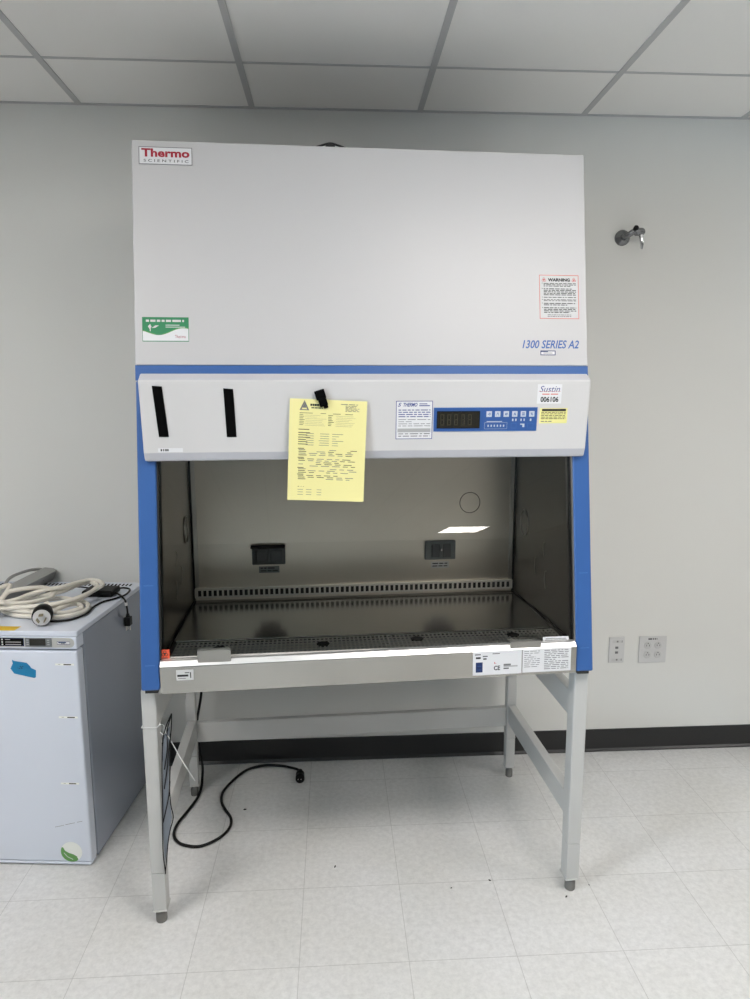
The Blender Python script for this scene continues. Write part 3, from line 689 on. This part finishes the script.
Cc = [(-0.324, 0.163, 0.835), (-0.294, 0.146, 0.83), (-0.247, 0.124, 0.829), (-0.194, 0.116, 0.829), (-0.129, 0.107, 0.829), (-0.087, 0.119, 0.829), (-0.051, 0.157, 0.829), (-0.049, 0.212, 0.829), (-0.082, 0.269, 0.829), (-0.13, 0.294, 0.83), (-0.199, 0.315, 0.832)]
D = [(-0.298, 0.139, 0.85), (-0.238, 0.124, 0.845), (-0.182, 0.121, 0.843), (-0.134, 0.133, 0.843), (-0.123, 0.166, 0.843), (-0.112, 0.2, 0.843), (-0.098, 0.228, 0.838), (-0.072, 0.216, 0.831), (-0.08, 0.189, 0.829), (-0.111, 0.152, 0.83), (-0.148, 0.145, 0.845), (-.165, .150, .858), (-.172, .176, .857)]
path = list(reversed(A))+B+B2+list(reversed(Cc))+D
cbm = MB()
for seq in (A, B, B2, Cc): pass
cbm.tube(smooth_path(A, 6, True), .0078, 'cable', 10, True)
cbm.tube(smooth_path(B, 6, True), .0078, 'cable', 10, True)
cbm.tube(smooth_path(B2+[(-.29, .20, .846)], 6, True), .0078, 'cable', 10, True)
cbm.tube(smooth_path(Cc+[(-.27, .28, .832)], 6), .0078, 'cable', 10)
cbm.tube(smooth_path(D, 6), .0078, 'cable', 10)
cbm.build('cable', cb)
pf, pbk = Vector((-.120, .040, .851)), Vector((-.147, .110, .856)); ax = (pf-pbk).normalized(); Ln = (pf-pbk).length
pl_ = MB(); pl_.lathe(pbk, ax, [(-.02, .009), (0, .012), (.01, .022), (.02, .028), (.035, .031), (Ln-.012, .031), (Ln-.010, .029), (Ln-.002, .029)], 'cord', 28); plug = pl_.build('plug', cb)
fc = MB(); fc.lathe(pbk, ax, [(Ln-.002, .0265), (Ln+.001, .0265)], 'plate', 28); fc.build('plug_face', plug)
e1 = ax.cross(Vector((0, 0, 1))).normalized(); e2 = e1.cross(ax)
for a in (90, 210, 330):
    cpt = pf+e1*.012*math.cos(math.radians(a))+e2*.012*math.sin(math.radians(a)); w_ = MB(); tv = (e1*-math.sin(math.radians(a))+e2*math.cos(math.radians(a)))
    rv = tv.cross(ax); vs = [cpt+tv*sx*.0065+rv*sy*.0018+ax*h for h in (0, .016) for sx, sy in ((-1, -1), (1, -1), (1, 1), (-1, 1))]
    w_.add(vs, [(3, 2, 1, 0), (4, 5, 6, 7), (0, 1, 5, 4), (1, 2, 6, 5), (2, 3, 7, 6), (3, 0, 4, 7)], 'brass'); w_.build('prong', plug)

# black appliance cord with brick, its plug hanging over the freezer's edge
bc = fz('black_power_cord', 'thin black power cord with a black brick, plug hanging over the freezer side', 'cord')
bk = MB(); bk.box(-.145, -.030, .365, .450, TZ+.001, TZ+.025, 'cord'); bk.build('power_brick', bc, .008, 3)
bm_ = MB()
bm_.tube(smooth_path([(-.050, .430, .832), (-.030, .47, .827), (.000, .46, .8235), (.010, .39, .8235), (-.012, .34, .8235), (-.036, .300, .8235), (-.042, .24, .824), (-.032, .165, .824), (-.055, .105, .824), (-.085, .088, .824), (-.115, .083, .824)], 6), .0035, 'cord', 8)
bm_.tube(smooth_path([(-.045, .405, .830), (-.028, .398, .828), (-.008, .382, .826), (.010, .365, .822), (.022, .362, .806), (.023, .368, .78), (.023, .372, .755)], 6), .0035, 'cord', 8)
bm_.tube(smooth_path([(-.13, .43, .835), (-.21, .45, .835), (-.27, .43, .824), (-.31, .42, .824)], 6), .0032, 'cord', 8)
bm_.build('cord', bc)
pg = MB(); pg.lathe((.023, .372, .758), (0, 0, -1), [(0, .005), (.008, .007), (.016, .009)], 'cord', 12); pg.box(.012, .034, .358, .386, .712, .745, 'cord'); pgo = pg.build('plug', bc, .003)
for (x, y) in ((.018, .365), (.018, .379), (.029, .372)): MB().box(x-.001, x+.001, y-.003, y+.003, .694, .7125, 'silver').build('prong', pgo)
MB().lathe((.0225, .363, .803), (0, .1, -1), [(0, .005), (.012, .005)], 'white', 12).build('cord_tag', bc)

# ------------------------------------------------------------------ cord on the floor
fc_ = empty('floor_cord', (-.45, -.3, 0), 0, 'black power cord hanging behind the stand and curling across the floor', 'cord')
def rel(pts): return [(x+.45, y+.3, z) for x, y, z in pts]
pts = [(-.535, -.06, .74), (-.543, -.09, .55), (-.548, -.100, .375), (-.572, -.100, .238), (-.568, -.100, .137), (-.556, -.110, .055), (-.550, -.15, .018), (-.545, -.21, .0065), (-.549, -.275, .0065), (-.567, -.35, .0065), (-.588, -.425, .0065), (-.588, -.49, .0065), (-.562, -.535, .0065), (-.525, -.556, .0065), (-.482, -.561, .0065),
       (-.438, -.535, .0065), (-.406, -.495, .0065), (-.393, -.45, .0065), (-.400, -.402, .0065), (-.428, -.35, .0065), (-.450, -.297, .0065), (-.455, -.235, .0065), (-.436, -.174, .0065), (-.405, -.110, .0065), (-.369, -.067, .0065), (-.31, -.045, .0065), (-.245, -.051, .0065), (-.20, -.068, .0065), (-.167, -.095, .011), (-.155, -.125, .014)]
MB().tube(smooth_path(rel(pts), 5), .0052, 'cord', 10).build('cable', fc_)
pg = MB(); pg.lathe(rel([(-.156, -.118, .018)])[0], (.03, -1, 0), [(0, .010), (.012, .012), (.02, .017), (.03, .0175), (.04, .014), (.045, .018), (.062, .018), (.064, .015)], 'cord', 20); pgo = pg.build('connector', fc_)
for x in (-.161, -.149): MB().lathe(rel([(x, -.184, .020)])[0], (0, -1, 0), [(0, .0022), (.0015, .0022)], 'silver', 8).build('contact', pgo)

# wires and string tied to the left front leg
wr = empty('wire_bundle', (BX, BY, 0), BR, 'thin black wires round a bluish plastic film, hanging along the left front leg', 'wires')
m_ = MB(); yw = -.028
for pl_p in ([(-.576, .667), (-.592, .631), (-.603, .592), (-.609, .515), (-.614, .39), (-.619, .25), (-.616, .171)],
             [(-.576, .667), (-.577, .64), (-.581, .606), (-.588, .56), (-.596, .50), (-.606, .44)],
             [(-.578, .66), (-.590, .615), (-.593, .56), (-.603, .50)],
             [(-.582, .606), (-.586, .52), (-.592, .44), (-.590, .388), (-.586, .347), (-.596, .309), (-.605, .262), (-.616, .171)],
             [(-.590, .46), (-.594, .42), (-.606, .37), (-.615, .335)]):
    m_.tube(smooth_path([(x, yw-.004*((i % 2)), z) for i, (x, z) in enumerate(pl_p)], 5), .0017, 'cord', 6)
m_.build('wires', wr)
fm = MB(); fp = [(-.604, .595), (-.583, .628), (-.590, .52), (-.596, .42), (-.590, .347), (-.606, .262), (-.617, .20), (-.617, .30), (-.613, .39), (-.608, .515)]
fm.add([(x, -.0262, z) for x, z in fp]+[(x, -.0256, z) for x, z in fp], [tuple(range(len(fp))), tuple(range(len(fp), 2*len(fp)))[::-1]], 'film'); fm.build('plastic_film', wr)
sg = empty('white_string', (BX, BY, 0), BR, 'thin white string looped round the left front leg with its end dangling', 'string')
m_ = MB(); m_.tube([(-.662, .030, .626), (-.662, -.0240, .626), (-.617, -.0245, .625), (-.617, .030, .625)], .0014, 'string', 6, True)
m_.tube(smooth_path([(-.619, -.026, .626), (-.608, -.028, .635), (-.600, -.028, .632), (-.598, -.028, .616), (-.603, -.028, .604), (-.610, -.026, .612)], 5), .0012, 'string', 6)
m_.tube(smooth_path([(-.600, -.028, .62), (-.578, -.028, .576), (-.553, -.026, .52), (-.520, -.026, .456)], 5), .0012, 'string', 6); m_.build('cord', sg)

# ------------------------------------------------------------------ things on the wall
WP = Plane((0, 0, 0), (1, 0, 0), (0, 0, 1), (0, -1, 0))
o1 = empty('data_outlet', (1.207, 0, .465), 0, 'narrow white data wall plate with two small jacks, right of the stand', 'wall plate')
MB().box(-.034, .034, -.006, 0, -.058, .058, 'plate').build('cover_plate', o1, .002)
q = Plane((0, -.006, 0), (1, 0, 0), (0, 0, 1), (0, -1, 0))
for z in (.038, -.044): l = Label(q, -.020, .024, z-.006, z+.006, 'platein', .0006); l.rect(.42, .2, .58, .8, 'inkgrey'); l.rect(.92, .1, .98, .9, 'inkgrey'); l.build('label_window', o1)
for z in (.011, -.011): MB().box(-.007, .006, -.009, -.006, z-.005, z+.005, 'inkgrey').build('jack', o1, .001)
o2 = empty('power_outlet', (1.3665, 0, .463), 0, 'wide white wall plate with four power sockets, rightmost on the wall', 'outlet')
MB().box(-.061, .061, -.006, 0, -.060, .060, 'plate').build('cover_plate', o2, .002)
l = Label(q, -.022, .018, .044, .052, None, .0003); l.lines(0, .1, 1, .9, 1, 'ink', .9, 1, 2, .3); l.build('plate_lettering', o2)
for x in (-.023, .023):
    for z in (.020, -.022):
        s_ = MB(); s_.lathe((x, -.006, z), (0, -1, 0), [(0, .0165), (.002, .0165), (.003, .0155)], 'platein', 24)
        s_.box(x-.007, x-.005, -.0095, -.009, z-.004, z+.004, 'ink').box(x+.005, x+.007, -.0095, -.009, z-.004, z+.004, 'ink').box(x-.002, x+.002, -.0095, -.009, z+.007, z+.011, 'ink'); s_.build('socket', o2)
tp = empty('wall_faucet', (1.141, 0, 2.165), 0, 'small chrome gas tap with a black hub high on the wall right of the cabinet', 'tap')
MB().lathe((0, 0, 0), (0, -1, 0), [(0, .030), (.006, .030), (.010, .026), (.016, .018), (.020, .014)], 'chrome_shaded', 32).build('wall_flange', tp)
m_ = MB(); m_.tube(smooth_path([(0, -.015, 0), (0, -.035, .001), (.010, -.047, .004), (.022, -.05, .012), (.034, -.05, .013)], 5), .011, 'chrome_shaded', 16); m_.lathe((.028, -.05, .013), (1, 0, 0), [(0, .011), (.004, .015), (.03, .015), (.036, .012), (.04, .007)], 'chrome_shaded', 20); m_.build('valve_body', tp)
MB().lathe((.030, -.05, .020), (-.1, -1, .4), [(0, .010), (.016, .010), (.02, .006)], 'cord', 16).build('hub', tp)
MB().tube([(.054, -.05, .003), (.056, -.052, -.006), (.057, -.054, -.02), (.058, -.054, -.036), (.059, -.052, -.052)], [.009, .008, .0075, .007, .004], 'chrome', 14).build('nozzle', tp)

# crumbs on the floor
cr0 = None
for i, (x, y, s_) in enumerate(((-.354, -.348, 1.2), (-.013, -.688, 1), (.487, -.785, .9), (.710, -.872, 1.), (.800, -.826, .6), (.357, -.812, .6))):
    m_ = MB(); a = i*1.3; r = .0045*s_
    m_.tube([(x-r*math.cos(a), y-r*math.sin(a), .0022), (x, y, .0028), (x+r*math.cos(a), y+r*math.sin(a)+.001, .0022)], [.0015*s_, .0026*s_, .0012*s_], 'crumb', 7)
    tag(m_.build('crumb'), 'tiny dark crumb lying on the pale vinyl floor tiles', 'crumb', 'dark crumbs on the floor')
